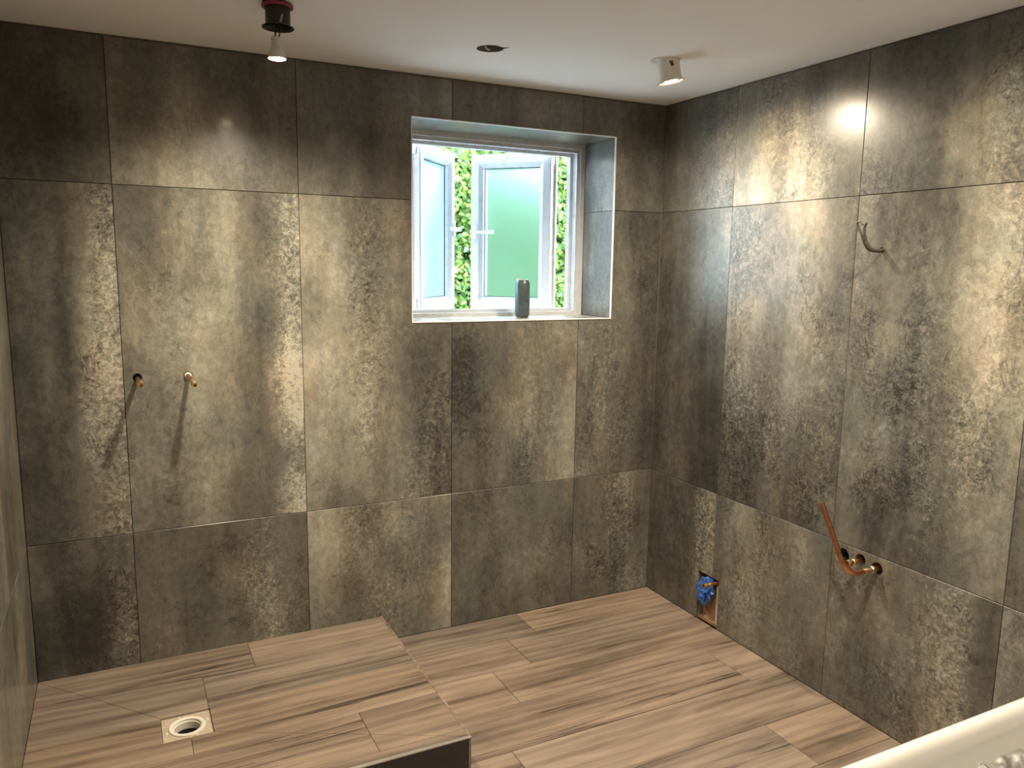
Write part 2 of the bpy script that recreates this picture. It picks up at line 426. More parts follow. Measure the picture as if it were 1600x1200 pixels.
def paint_print(me, wd, ht, tone, crack, seed):
    at = me.color_attributes.get('print')
    if at: me.color_attributes.remove(at)
    at = me.color_attributes.new('print', 'FLOAT_COLOR', 'POINT')
    for v in me.vertices:
        u, w_ = v.co.x/wd, v.co.y/ht
        p = Vector((v.co.x*5+seed*3.1, v.co.y*5, seed))
        u2 = min(max(u+0.05*noise.noise(p), 0), 1); v2 = min(max(w_+0.05*noise.noise(p+Vector((9, 4, 2))), 0), 1)
        at.data[v.index].color = (grid_eval(tone, u2, v2)/10.0, grid_eval(crack, u2, v2)/9.0, 0, 1)
BACK_M = Matrix(((1, 0, 0), (0, 0, -1), (0, 1, 0))).to_4x4()
RIGHT_M = Matrix(((0, 0, -1), (-1, 0, 0), (0, 1, 0))).to_4x4()
LEFT_M = Matrix(((0, 0, 1), (1, 0, 0), (0, 1, 0))).to_4x4()
TOP_M = Matrix(((1, 0, 0), (0, -1, 0), (0, 0, -1))).to_4x4()        # faces down
SILL_M = Matrix(((1, 0, 0), (0, 1, 0), (0, 0, 1))).to_4x4()         # faces up
tile_count = [0]
def tile(parent, basis, origin, wd, ht, tone=('5', ), crack=('3', ), cutters=(), name='tile', seed=None, gap=GAP):
    tile_count[0] += 1
    seed = seed if seed is not None else tile_count[0]*1.37
    me = tile_mesh(wd-2*gap, ht-2*gap, tone, crack, seed)
    o = bpy.data.objects.new(name, me); COL.objects.link(o); me.materials.append(M['tile'])
    mw = Matrix.Translation(Vector(origin) + basis.to_3x3() @ Vector((gap, gap, 0))) @ basis
    o['seed'] = seed
    place(o, parent, mw)
    if cutters:
        cut(o, list(cutters)); paint_print(o.data, wd-2*gap, ht-2*gap, tone, crack, seed)
    return o

BACK_TONE = {   # per tile, printed tone top to bottom, left to right as seen from the room
 (4, 2): ['333', '334', '323', '334'],
 (3, 2): ['555434', '556434', '566544', '566554'],
 (2, 2): ['444455', '444455', '443445', '444444'],
 (1, 2): ['444444', '454444', '444454'],
 (0, 2): ['4444', '4544', '4444'],
 (4, 1): ['33356', '33257', '33257', '23268', '33367', '23456', '33456'],
 (3, 1): ['455636', '455647', '566637', '566548', '566548', '556545', '556437'],
 (2, 1): ['664543', '665544', '665543', '766533', '666543', '656553', '555563'],
 (1, 1): ['333344', '333344', '334444', '234455', '234556', '334556', '334456'],
 (0, 1): ['3333', '4443', '4443', '4443', '3443', '4543', '5543'],
 (4, 0): ['4334', '3224', '2125', '3234'],
 (3, 0): ['443454', '443554', '443464', '444564'],
 (2, 0): ['765655', '766455', '646556', '545546'],
 (1, 0): ['444444', '454443', '445554', '444444'],
 (0, 0): ['35564', '35654', '45554', '34465'],
}
BACK_CRK = {
 (4, 1): ['00018', '00028', '00018', '00178', '00178', '01248', '11358'],
 (3, 1): ['011107', '011108', '122108', '232109', '232109', '342118', '232118'],
 (2, 1): ['016111', '016211', '125312', '124213', '124227', '125247', '114278'],
 (1, 1): ['222222', '222222', '222222', '421321', '531421', '522521', '321511'],
 (0, 1): ['222', '222', '332', '332', '442', '552', '552'],
 (4, 0): ['0013', '0225', '0135', '0236'], (3, 0): ['111142', '111153', '111264', '111264'],
 (2, 0): ['156431', '156542', '145552', '136641'], (1, 0): ['222221', '222222', '222332', '222332'], (0, 0): ['14651', '15761', '24551', '24564'],
}
ZR = [(0.0, ZL), (ZL, ZU), (ZU, H-0.006)]
for c in range(5):
    for r, (z0, z1) in enumerate(ZR):
        x1, x0 = JX[c], JX[c+1]
        cs = []
        if x0 < WX1 and x1 > WX0 and z1 > WZ0 and z0 < WZ1: cs.append(window_cut)
        if (c, r) == (3, 1): cs += back_holes
        tile(wall_back, BACK_M, (x0, 0, z0), x1-x0, z1-z0, BACK_TONE[(c, r)], BACK_CRK.get((c, r), ['1111', '1221']), cs)
RIGHT_TONE = {
 (0, 2): ['4445', '4455', '4455', '4455'],
 (1, 2): ['555444', '565554', '565654', '675764'],
 (2, 2): ['433344', '433343', '443443', '433343'],
 (0, 1): ['4345', '3345', '3334', '3323', '3322', '3322', '3322'],
 (1, 1): ['555664', '556664', '665664', '555654', '444554', '334443', '323334'],
 (2, 1): ['532355', '543466', '453466', '443466', '453455', '542455', '432345'],
 (0, 0): ['3336', '3336', '3346', '3345'],
 (1, 0): ['465454', '456544', '466545', '455554'],
 (2, 0): ['4445653', '4455663', '5445564', '4445564'],
}
RIGHT_CRK = {
 (0, 2): ['0023', '0034', '0134', '0245'], (1, 2): ['245321', '257421', '156431', '145531'], (2, 2): ['111133', '111144', '221134', '431145'],
 (0, 1): ['0023', '0023', '0012', '0011', '0011', '0011', '0011'], (1, 1): ['532223', '632223', '533333', '643333', '654444', '765544', '664455'],
 (2, 1): ['421234', '522345', '524455', '545544', '565533', '464532', '343422'],
 (0, 0): ['0018', '0018', '0128', '0135'], (1, 0): ['355332', '355332', '354432', '344433'], (2, 0): ['3443781', '4332783', '3334763', '3445673'],
}
for c in range(8):
    for r, (z0, z1) in enumerate(ZR):
        y0, y1 = KY[c], KY[c+1]
        cs = []
        if (c, r) == (2, 0): cs += right_holes[:3]
        if (c, r) == (2, 1): cs += right_holes[3:]
        if r == 0 and c in (0, 1): cs.append(slot_cut)
        tile(wall_right, RIGHT_M, (0, y0, z0), y0-y1, z1-z0, RIGHT_TONE.get((c, r), ['5554', '5655', '4565']), RIGHT_CRK.get((c, r), ['2222', '3232']), cs)
for c in range(8):
    for r, (z0, z1) in enumerate(ZR):
        y0, y1 = KY[c], KY[c+1]
        tile(wall_left, LEFT_M, (LX, y1, z0), y0-y1, z1-z0, ['4554', '5645', '4455'], ['1111', '1212'])
# reveal of the window: side, head and sill tiles
for xx, bas in ((WX1, RIGHT_M), (WX0, LEFT_M)):
    yy = RD if bas is RIGHT_M else 0.001
    oo = TT if bas is RIGHT_M else -TT
    for z0, z1 in ((WZ0, ZU), (ZU, WZ1)):
        tile(wall_back, bas, (xx, yy, z0), RD-0.001, z1-z0, ['44', '54', '45'], ['22', '33'], name='reveal_tile', gap=0.0006)
for x0, x1 in ((WX0, -1.0335), (-1.0335, -0.4312), (-0.4312, WX1)):
    tile(wall_back, TOP_M, (x0, RD, WZ1), x1-x0, RD-0.001, ['44', '54'], ['22', '22'], name='reveal_tile', gap=0.0006)
    tile(wall_back, SILL_M, (x0, 0.001, WZ0), x1-x0, RD-0.001, ['77', '67'], ['22', '22'], name='sill_tile', gap=0.0006)  # sill tone lightened to stand in for the window light it mirrors
# white metal corner trims round the opening
for lo, hi in (((WX0-0.003, -0.0035, WZ1-0.001), (WX1+0.003, 0.006, WZ1+0.0035)), ((WX0-0.003, -0.0035, WZ0-0.004), (WX1+0.003, 0.006, WZ0+0.001)),
               ((WX0-0.0035, -0.0035, WZ0), (WX0+0.001, 0.006, WZ1)), ((WX1-0.001, -0.0035, WZ0), (WX1+0.0035, 0.006, WZ1))):
    link('corner_trim', box(lo, hi, 0.0012), M['trim'], wall_back)

# ------------------------------------------------------------------ floor planks
def clip(poly, a, b, c):                      # keep a*x+b*y <= c
    out = []
    for i in range(len(poly)):
        p, q = poly[i], poly[(i+1) % len(poly)]
        dp, dq = a*p[0]+b*p[1]-c, a*q[0]+b*q[1]-c
        if dp <= 0: out.append(p)
        if (dp < 0 < dq) or (dq < 0 < dp):
            t = dp/(dp-dq); out.append((p[0]+(q[0]-p[0])*t, p[1]+(q[1]-p[1])*t))
    return out
def inset(poly, d):
    n = len(poly); ar = sum(poly[i][0]*poly[(i+1) % n][1]-poly[(i+1) % n][0]*poly[i][1] for i in range(n))
    if ar < 0: poly = poly[::-1]
    out = poly[:]
    for i in range(n):
        p, q = poly[i], poly[(i+1) % n]; ex, ey = q[0]-p[0], q[1]-p[1]; L = math.hypot(ex, ey)
        if L < 1e-6: continue
        nx, ny = ey/L, -ex/L
        out = clip(out, nx, ny, nx*p[0]+ny*p[1]-d)
        if len(out) < 3: return []
    return out
def plank_piece(poly, zf, thick, seed, parent, gap=0.0009):
    poly = inset(poly, gap)
    cl = []
    for p in poly:
        if not cl or math.hypot(p[0]-cl[-1][0], p[1]-cl[-1][1]) > 1e-4: cl.append(p)
    if len(cl) > 1 and math.hypot(cl[0][0]-cl[-1][0], cl[0][1]-cl[-1][1]) < 1e-4: cl.pop()
    if len(cl) < 3: return
    ox, oy = -1.2, -0.4
    bm = bmesh.new(); ch = 0.0007; inn = inset(cl, ch)
    bot = [bm.verts.new((x-ox, y-oy, zf(x, y)-thick)) for x, y in cl]
    mid = [bm.verts.new((x-ox, y-oy, zf(x, y)-ch)) for x, y in cl]
    n = len(cl)
    for i in range(n): bm.faces.new((bot[i], bot[(i+1) % n], mid[(i+1) % n], mid[i]))
    if len(inn) == n:
        k = min(range(n), key=lambda s: sum(math.hypot(inn[(i+s) % n][0]-cl[i][0], inn[(i+s) % n][1]-cl[i][1]) for i in range(n)))
        top = [bm.verts.new((inn[(i+k) % n][0]-ox, inn[(i+k) % n][1]-oy, zf(*inn[(i+k) % n]))) for i in range(n)]
        for i in range(n): bm.faces.new((mid[i], mid[(i+1) % n], top[(i+1) % n], top[i]))
        bm.faces.new(top)
    else: bm.faces.new(mid)
    bm.faces.new(bot[::-1])
    o = link('plank', bm, M['plank'], parent, Matrix.Translation((ox, oy, 0)))
    o['seed'] = seed
    return o
rows_y = [0.0, -0.190, -0.425, -0.660, -0.900, -1.140, -1.380, -1.62, -1.86, -2.10, -2.34, -2.58, -2.82, -3.06, -3.30, -3.54, -3.78, -4.02, FY]
joint = [-0.722, -0.866, -1.034, -0.170, -1.190, -0.337]
for i in range(len(rows_y)-1):
    j = joint[i] if i < len(joint) else -((i*0.37) % 1.2)
    xs = sorted({0.0, LX} | {j+1.2*k for k in range(-3, 4) if LX+0.02 < j+1.2*k < -0.02})
    for x0, x1 in zip(xs, xs[1:]):
        if x1 < -1.36 and rows_y[i+1] > -0.91: continue           # under the shower base
        plank_piece([(x0, rows_y[i+1]), (x1, rows_y[i+1]), (x1, rows_y[i]), (x0, rows_y[i])], lambda x, y: 0.0, 0.009, 0.31*i+1.7*round(x0, 2)+20, floor)

# ------------------------------------------------------------------ shower base
TX0, TX1, TY0, TY1, TZ = LX+0.0005, -1.343, -0.9235, -0.0005, 0.109
DX0, DX1, DY0, DY1 = -2.199, -2.052, -0.540, -0.394
tray = empty('shower_platform', (TX0, TY0, 0))
tag(tray, 'raised shower floor clad in brown wood-look planks with dark front face', 'shower platform')
bm = bmesh.new()
IT = 0.097                                     # carcass under the planks, open where the drain sits
add_box(bm, (TX0+0.001, TY0+0.008, 0.0005), (DX0-0.002, TY1, IT-0.009)); add_box(bm, (DX1+0.002, TY0+0.008, 0.0005), (TX1-0.008, TY1, IT-0.009))
add_box(bm, (DX0-0.002, TY0+0.008, 0.0005), (DX1+0.002, DY0-0.002, IT-0.009)); add_box(bm, (DX0-0.002, DY1+0.002, 0.0005), (DX1+0.002, TY1, IT-0.009))
link('carcass', bm, M['adhesive'], tray)
FALL = 0.011
facets = [  # (polygon, height function): the four falls towards the drain
 ([(TX0, TY1), (TX1, TY1), (DX1, DY1), (DX0, DY1)], lambda x, y: TZ-FALL*(TY1-y)/(TY1-DY1)),
 ([(TX0, TY0), (TX1, TY0), (DX1, DY0), (DX0, DY0)], lambda x, y: TZ-FALL*(y-TY0)/(DY0-TY0)),
 ([(TX0, TY0), (TX0, TY1), (DX0, DY1), (DX0, DY0)], lambda x, y: TZ-FALL*(x-TX0)/(DX0-TX0)),
 ([(TX1, TY0), (TX1, TY1), (DX1, DY1), (DX1, DY0)], lambda x, y: TZ-FALL*(TX1-x)/(TX1-DX1))]
tray_rows = [(TY1, -0.190, -1.876), (-0.190, -0.405, -2.054), (-0.405, -0.640, -2.120), (-0.640, -0.875, -1.62), (-0.875, TY0, -2.2)]
for i, (ya, yb, jx) in enumerate(tray_rows):
    for x0, x1 in ((TX0, jx), (jx, TX1)):
        for k, (fp, zf) in enumerate(facets):
            poly = [(x0, yb), (x1, yb), (x1, ya), (x0, ya)]
            q = fp; n = len(q); ar = sum(q[a][0]*q[(a+1) % n][1]-q[(a+1) % n][0]*q[a][1] for a in range(n))
            if ar < 0: q = q[::-1]
            for a in range(n):
                p0, p1 = q[a], q[(a+1) % n]; ex, ey = p1[0]-p0[0], p1[1]-p0[1]
                poly = clip(poly, ey, -ex, ey*p0[0]-ex*p0[1])
                if len(poly) < 3: break
            if len(poly) >= 3: plank_piece(poly, zf, 0.010, 4.3+1.9*i+0.77*(x0 > TX0), tray, 0.0006)
link('front_panel', box((TX0+0.001, TY0, 0.0005), (TX1-0.0085, TY0+0.0075, TZ-0.0045)), M['front_panel'], tray)
link('side_panel', box((TX1-0.0075, TY0+0.0005, 0.0005), (TX1, TY1, TZ-0.0045)), M['plank'], tray)['seed'] = 3.3
tag(link('edge_trim', box((TX0+0.001, TY0-0.002, TZ-0.004), (TX1, TY0+0.009, TZ+0.0012), 0.0008), M['alu'], tray), 'pale metal strip along the front edge')
tag(link('edge_trim', box((TX1-0.0075, TY0+0.0095, TZ-0.004), (TX1+0.0015, TY1, TZ+0.0008), 0.0006), M['plank'], tray), 'thin brown strip along the right edge')['seed'] = 6.1

# drain set in the shower base
drain = empty('shower_drain', ((DX0+DX1)/2, (DY0+DY1)/2, 0.06)); tag(drain, 'white round drain in square recess of the raised shower floor', 'drain')
dcx, dcy = -2.1255, -0.4665; zt = TZ-FALL-0.007
bm = box((DX0+0.001, DY0+0.001, zt-0.006), (DX1-0.001, DY1-0.001, zt))
plate = link('mounting_plate', bm, simple('adhesive_smeared_plastic', (0.50, 0.43, 0.33), 0.6, var=0.35, scale=45, bump=0.4), drain)
dc = cutter(lathe([(0.045, -0.05), (0.045, 0.05)], (dcx, dcy, zt), (0, 0, 1), 40, cap0=True, cap1=True)); cut(plate, [dc]); discard([dc])
link('drain_ring', lathe([(0.0545, 0.0), (0.0545, 0.003), (0.053, 0.0045), (0.044, 0.0045), (0.042, 0.003), (0.0415, -0.004), (0.039, -0.005), (0.0385, -0.045), (0.0425, -0.045), (0.0445, 0.0)], (dcx, dcy, zt), n=48, closed=True), M['white_plastic'], drain, smooth_=True)
link('drain_cup', lathe([(0.0385, 0.0), (0.0385, -0.02), (0.0, -0.02)], (dcx, dcy, zt-0.028), n=32), M['gasket'], drain)
for a in (0.3, 1.9, 3.4, 5.1):
    p = Vector((dcx+0.052*math.cos(a)*1.22, dcy+0.052*math.sin(a)*1.22, zt+0.001))
    link('adhesive_blob', lathe([(0.006, -0.001), (0.004, 0.0025), (0, 0.003)], p, (0, 0, 1), 8), M['putty'], drain)

# ------------------------------------------------------------------ window
win = empty('window_1', ((WX0+WX1)/2, RD, WZ0)); tag(win, kind='structure')
def loop_frame(profile, x0, x1, z0, z1, pt):
    """sweep a closed profile [(inset, depth)] round a rectangle; pt(x, z, depth) -> world"""
    bm = bmesh.new(); loops = []
    for d, h in profile:
        loops.append([bm.verts.new(pt(x, z, h)) for x, z in ((x0+d, z0+d), (x1-d, z0+d), (x1-d, z1-d), (x0+d, z1-d))])
    m = len(loops)
    for a in range(m):
        A, B = loops[a], loops[(a+1) % m]
        for i in range(4): bm.faces.new((A[i], A[(i+1) % 4], B[(i+1) % 4], B[i]))
    return bm
FX0, FX1, FZ0, FZ1 = WX0-0.028, WX1+0.0, WZ0-0.022, WZ1
prof_frame = [(0, 0.075), (0, 0.0), (0.022, 0.0), (0.024, 0.006), (0.039, 0.006), (0.039, 0.045), (0.052, 0.045), (0.052, 0.075)]
fr = link('window_frame', loop_frame(prof_frame, FX0, FX1, FZ0, FZ1, lambda x, z, h: (x, RD+0.001+h, z)), M['upvc'], win)
for side, hx, hy, fx, fy, z0, z1 in (('left', -1.045, 0.34, -0.755, 0.648, 1.340, 2.080), ('right', -0.399, 0.33, -0.672, 0.640, 1.338, 2.078)):
    d = Vector((fx-hx, fy-hy, 0)); Wd = d.length; d.normalize()
    nrm = Vector((d.y, -d.x, 0)) if side == 'left' else Vector((-d.y, d.x, 0))     # towards the room
    o0 = Vector((hx, hy, 0))
    pt = lambda x, z, h, o0=o0, d=d, nrm=nrm: o0 + d*x + nrm*h + Vector((0, 0, z))
    prof = [(-0.010, -0.062), (-0.010, -0.046), (0.0, -0.046), (0.0, -0.003), (0.003, 0.0), (0.040, 0.0), (0.043, -0.003), (0.058, -0.011), (0.060, -0.014), (0.060, -0.062)]
    sash = link('sash', loop_frame(prof, 0, Wd, z0, z1, pt), M['upvc'], win)
    tag(sash, f'{side} casement standing open outwards')
    def obox(xa, xb, za, zb, ha, hb, bev=0.0):
        t = box((xa, ha, za), (xb, hb, zb), bev)
        for v in t.verts: v.co = pt(v.co.x, v.co.z, v.co.y)
        return t
    link('glass_pane', obox(0.0595, Wd-0.0595, z0+0.0595, z1-0.0595, -0.036, -0.032), M['frosted'], sash)
    link('gasket', loop_frame([(0.0590, -0.031), (0.0590, -0.028), (0.0635, -0.030), (0.0635, -0.0315)], 0, Wd, z0, z1, pt), M['gasket'], sash)
    zh = 1.712 if side == 'right' else 1.722; xh = Wd-0.021
    hb = obox(xh-0.011, xh+0.011, zh-0.035, zh+0.035, 0.0, 0.010, 0.003)
    add_box_h = obox(xh-0.009, xh+0.009, zh-0.009, zh+0.009, 0.010, 0.036, 0.003); merge(hb, add_box_h)
    lever = obox(xh-0.115, xh+0.009, zh-0.009, zh+0.007, 0.030, 0.042, 0.004); merge(hb, lever)
    hd = link('handle', hb, M['chrome'], sash)
    # friction stays along head and foot of the hinge side
    for zz in (z0-0.006, z1+0.002):
        a = pt(0.012, zz, -0.03); b = Vector((FX0+0.055 if side == 'left' else FX1-0.055, RD+0.05, zz))
        t = bmesh.new(); add_tube(t, [a, b], 0.007, n=6, flat=0.3, up=(0, 0, 1)); link('friction_stay', t, M['chrome'], sash)
        t = obox(-0.003, 0.0, zz-0.055 if zz > 1.7 else zz+0.01, zz-0.006 if zz > 1.7 else zz+0.065, -0.035, -0.018)
        link('stay_plate', t, M['chrome'], sash)

# ------------------------------------------------------------------ drinks can on the sill
cx, cy, cz = -0.640, 0.138, WZ0+0.0005
can = empty('drinks_can', (cx, cy, cz)); tag(can, 'tall dark grey drinks can standing on the window sill', 'can')
link('body', lathe([(0.0, 0.005), (0.022, 0.005), (0.024, 0.0), (0.026, 0.001), (0.0325, 0.010), (0.0330, 0.014), (0.0330, 0.149), (0.0320, 0.153), (0.0265, 0.163), (0.0262, 0.1645)], (cx, cy, cz), n=40), M['can'], can, smooth_=True)
link('lid', lathe([(0.0262, 0.1645), (0.0275, 0.166), (0.0275, 0.168), (0.0262, 0.168), (0.0250, 0.164), (0.0, 0.163)], (cx, cy, cz), n=40), M['alu'], can, smooth_=True)
link('ring_pull', box((cx-0.008, cy-0.020, cz+0.1632), (cx+0.008, cy+0.006, cz+0.1652), 0.0008), M['alu'], can)

# ------------------------------------------------------------------ lights
def spot(parent, loc, aim, watts, size=math.radians(166), blend=1.0, name='bulb_light'):
    L = bpy.data.lights.new(name, 'SPOT'); L.energy = watts; L.color = LAMP_COL; L.spot_size = size; L.spot_blend = blend; L.shadow_soft_size = 0.024
    o = bpy.data.objects.new(name, L); COL.objects.link(o)
    x, y, d = frame_of(-Vector(aim)); m = Matrix((x, y, d)).transposed().to_4x4(); m.translation = Vector(loc)
    place(o, parent, m); return o
def gu10(parent, c, aim, watts):
    """c: centre of the lit face, aim: direction it shines"""
    a = -Vector(aim).normalized()
    b = link('bulb', lathe([(0.0, 0.001), (0.0235, 0.001), (0.025, 0.0), (0.025, 0.005), (0.0225, 0.012), (0.0135, 0.036), (0.0125, 0.050), (0.0, 0.050)], c, a, 32), M['ceramic'], parent, smooth_=True)
    link('lens', lathe([(0.0, -0.0035), (0.015, -0.0028), (0.0225, -0.0005), (0.0225, 0.0006), (0, 0.0006)], c, a, 32), M['bulb_on'], b, smooth_=True)
    spot(parent, Vector(c) - a*0.024, aim, watts)
    return b
# black can hanging out of its hole, bulb dangling below it
l1 = empty('hanging_downlight', (LAMP1.x, LAMP1.y, H)); tag(l1, 'black downlight can hanging from ceiling with a bare lit bulb dangling', 'light')
k = (LAMP1.x+0.003, LAMP1.y, 2.2055)
link('can_body', lathe([(0.044, 0.0), (0.0445, 0.002), (0.0365, 0.004), (0.0340, 0.008), (0.0345, 0.060), (0.031, 0.090), (0.020, 0.093), (0.0, 0.093), (0.0, 0.089), (0.020, 0.088), (0.030, 0.056), (0.032, 0.008), (0.036, 0.001)], k, (0.01, 0.0, 1), 40, closed=False), M['dark_plastic'], l1, smooth_=True)
link('intumescent_ring', lathe([(0.035, 0.0), (0.0435, 0.001), (0.0435, 0.007), (0.035, 0.010)], (LAMP1.x+0.003, LAMP1.y, 2.2595), n=40, closed=True), M['pink'], l1, smooth_=True)
bm = bmesh.new()
for s in range(5):
    a0 = -1.62+0.045*(s % 3)+0.10*(s//3); zz = 2.214+0.0045*s
    vs = [Vector((LAMP1.x+0.003+0.0352*math.cos(a0+da), LAMP1.y+0.0352*math.sin(a0+da), zz+dz)) for da, dz in ((0, 0), (0.16, 0), (0.16, 0.0028), (0, 0.0028))]
    bm.faces.new([bm.verts.new(v) for v in vs])
link('sticker', bm, M['sticker'], l1)
link('lamp_holder', lathe([(0.0, 0.0), (0.0125, 0.0), (0.0125, 0.016), (0.009, 0.018), (0.0, 0.018)], (LAMP1.x-0.004, LAMP1.y, 2.164), n=20), M['ceramic'], l1, smooth_=True)
bm = bmesh.new(); add_tube(bm, spline([(LAMP1.x-0.006, LAMP1.y, 2.180), (LAMP1.x-0.004, LAMP1.y, 2.195), (LAMP1.x+0.002, LAMP1.y+0.005, 2.22), (LAMP1.x+0.004, LAMP1.y+0.01, 2.295)]), 0.0022, n=8)
add_tube(bm, spline([(LAMP1.x+0.004, LAMP1.y, 2.180), (LAMP1.x+0.007, LAMP1.y-0.004, 2.198), (LAMP1.x+0.004, LAMP1.y+0.003, 2.23), (LAMP1.x+0.002, LAMP1.y+0.008, 2.295)]), 0.0018, n=8)
link('wire', bm, M['dark_plastic'], l1)
gu10(l1, (LAMP1.x-0.002, LAMP1.y, 2.1225), (0, 0, -1), LAMP_W*0.8)
# white can hanging tilted
l3 = empty('tilted_downlight', (LAMP3.x, LAMP3.y, H)); tag(l3, 'white downlight can hanging tilted and lit near the right wall', 'light')
ax = Vector((-0.14, 0.05, 1)).normalized(); k = Vector((-0.466, -0.640, 2.197))
tx = Vector((0.20, -0.06, -1)).normalized()
link('can_body', lathe([(0.050, 0.0), (0.0505, 0.002), (0.042, 0.004), (0.038, 0.008), (0.0375, 0.086), (0.0, 0.086), (0.0, 0.082), (0.0355, 0.080), (0.0355, 0.007), (0.041, 0.001)], k, -tx, 40), M['white_plastic'], l3, smooth_=True)
link('ceiling_flange', lathe([(0.038, 0.0), (0.050, 0.0005), (0.050, 0.002), (0.038, 0.003)], (-0.487, -0.627, H-0.0032), (0.02, 0.05, 1), 40, closed=True), M['white_plastic'], l3, smooth_=True)
bm = bmesh.new(); x_, y_, d_ = frame_of(-tx)
for s in range(3):
    dirv = (Vector((-0.42, -0.9, 0))).normalized(); dirv = (dirv - d_*dirv.dot(d_)).normalized(); sd = d_.cross(dirv)
    c_ = k + d_*(0.060-0.006*s) + dirv*0.0386
    bm.faces.new([bm.verts.new(c_ + sd*a + d_*b_ - dirv*abs(a)*0.1) for a, b_ in ((-0.007+0.002*s, 0), (0.006+0.001*s, 0), (0.006+0.001*s, 0.0058), (-0.007+0.002*s, 0.0058))])
link('sticker', bm, M['cable'], l3)
gu10(l3, k + (-tx)*0.004, tx, LAMP_W*0.7)
# flush downlights further back in the ceiling, seen only as reflections in the tiles
for px, py, lb in ((-1.083, -1.706, 'white flush downlight in the ceiling over the middle of the room'), (-0.45, -1.75, 'white flush downlight in the ceiling above the bath')):
    d = empty('flush_downlight', (px, py, H)); tag(d, lb, 'light')
    link('bezel', lathe([(0.0275, -0.004), (0.043, -0.003), (0.045, -0.0002), (0.0275, -0.0002)], (px, py, H), n=40, closed=True), M['white_plastic'], d, smooth_=True)
    link('lens', lathe([(0.0, -0.0022), (0.0273, -0.0018), (0.0273, -0.0002), (0.0, -0.0002)], (px, py, H), n=32), M['bulb_on'], d, smooth_=True)
    spot(d, (px, py, H-0.022), (0, 0, -1), LAMP_W*0.85)
# snapped board edge hanging in the empty cut-out
hb = bmesh.new(); add_tube(hb, spline([(HOLE_C.x-0.012, HOLE_C.y+0.030, H+0.030), (HOLE_C.x-0.008, HOLE_C.y+0.012, H+0.004), (HOLE_C.x+0.006, HOLE_C.y+0.020, H+0.003), (HOLE_C.x+0.020, HOLE_C.y+0.042, H+0.012)]), 0.0028, n=8)
tag(link('loose_cable', hb, M['white_plastic']), 'short white cable end poking out of the empty ceiling hole', 'cable')

# ------------------------------------------------------------------ pipes on the back wall (shower feeds)
for i, (x, bend, lb) in enumerate(((-2.203, (0.004, -0.004), 'left one of the pair for the shower'), (-2.041, (0.006, -0.012), 'right one of the pair for the shower'))):
    p = empty('shower_pipe', (x, 0, 1.152)); tag(p, 'copper stub in back wall, ' + lb, 'pipe')
    P = [Vector((x, 0.075, 1.152-0.004)), Vector((x, 0.0, 1.150)), Vector((x+bend[0], -0.075, 1.149+bend[1]*0.3)), Vector((x+bend[0]*1.6, -0.128, 1.149+bend[1]))]
    link('tube', tube(P, 0.0075, n=16), M['copper'], p, smooth_=True)
    e = P[-1]; ax_ = (P[-1]-P[-2]).normalized()
    link('brass_fitting', lathe([(0.0078, -0.034), (0.0102, -0.032), (0.0102, -0.018), (0.0112, -0.016), (0.0112, -0.004), (0.0095, 0.0), (0.0085, 0.012), (0.006, 0.012), (0.006, -0.004), (0, -0.004)], e, ax_, 6 if i else 18), M['brass'], p)
    if i: link('sealant', lathe([(0.0076, -0.004), (0.013, -0.002), (0.011, 0.004), (0.0076, 0.008)], (x, -0.004, 1.1505), (0, -1, 0), 16, closed=True), M['putty'], p)

# ------------------------------------------------------------------ pipes on the right wall
# bent copper pipe
bp_ = empty('bent_copper_pipe', (0, -1.268, 0.5555)); tag(bp_, 'long bent copper pipe rising from the right wall above the bath', 'pipe')
pts = [(0.065, -1.268, 0.556), (0.0, -1.268, 0.5555), (-0.050, -1.268, 0.5555), (-0.095, -1.268, 0.556), (-0.118, -1.262, 0.561), (-0.132, -1.247, 0.578), (-0.138, -1.232, 0.602), (-0.143, -1.196, 0.675), (-0.150, -1.148, 0.772)]
link('tube', tube(spline(pts, 6), 0.0092, n=16), M['copper'], bp_, smooth_=True)
link('brass_fitting', lathe([(0.0092, -0.024), (0.0120, -0.023), (0.0128, -0.012), (0.0108, -0.010), (0.0108, 0.010), (0.0128, 0.012), (0.0120, 0.023), (0.0092, 0.024)], (-0.040, -1.268, 0.5555), (-1, 0, 0), 10, closed=True), M['brass'], bp_)
link('pipe_end', lathe([(0.0091, -0.002), (0.0100, -0.001), (0.0100, 0.002), (0.0075, 0.002), (0.0075, -0.001), (0.0, -0.001)], (-0.150, -1.148, 0.772), (-0.0716, 0.4916, 0.868), 16), M['brass'], bp_)
# short stub with open brass nut
st = empty('short_copper_stub', (0, -1.201, 0.563)); tag(st, 'short copper stub with open brass nut beside the bent pipe', 'pipe')
link('tube', tube([(0.065, -1.201, 0.560), (-0.045, -1.201, 0.560)], 0.0075, n=16), M['copper'], st, smooth_=True)
link('brass_fitting', lathe([(0.0076, -0.016), (0.0105, -0.015), (0.0105, -0.004), (0.0085, -0.002), (0.0085, 0.006), (0.0118, 0.008), (0.0118, 0.020), (0.0105, 0.026), (0.0078, 0.026), (0.0078, 0.004), (0.0, 0.004)], (-0.040, -1.201, 0.560), (-1, 0, 0), 12), M['brass'], st)
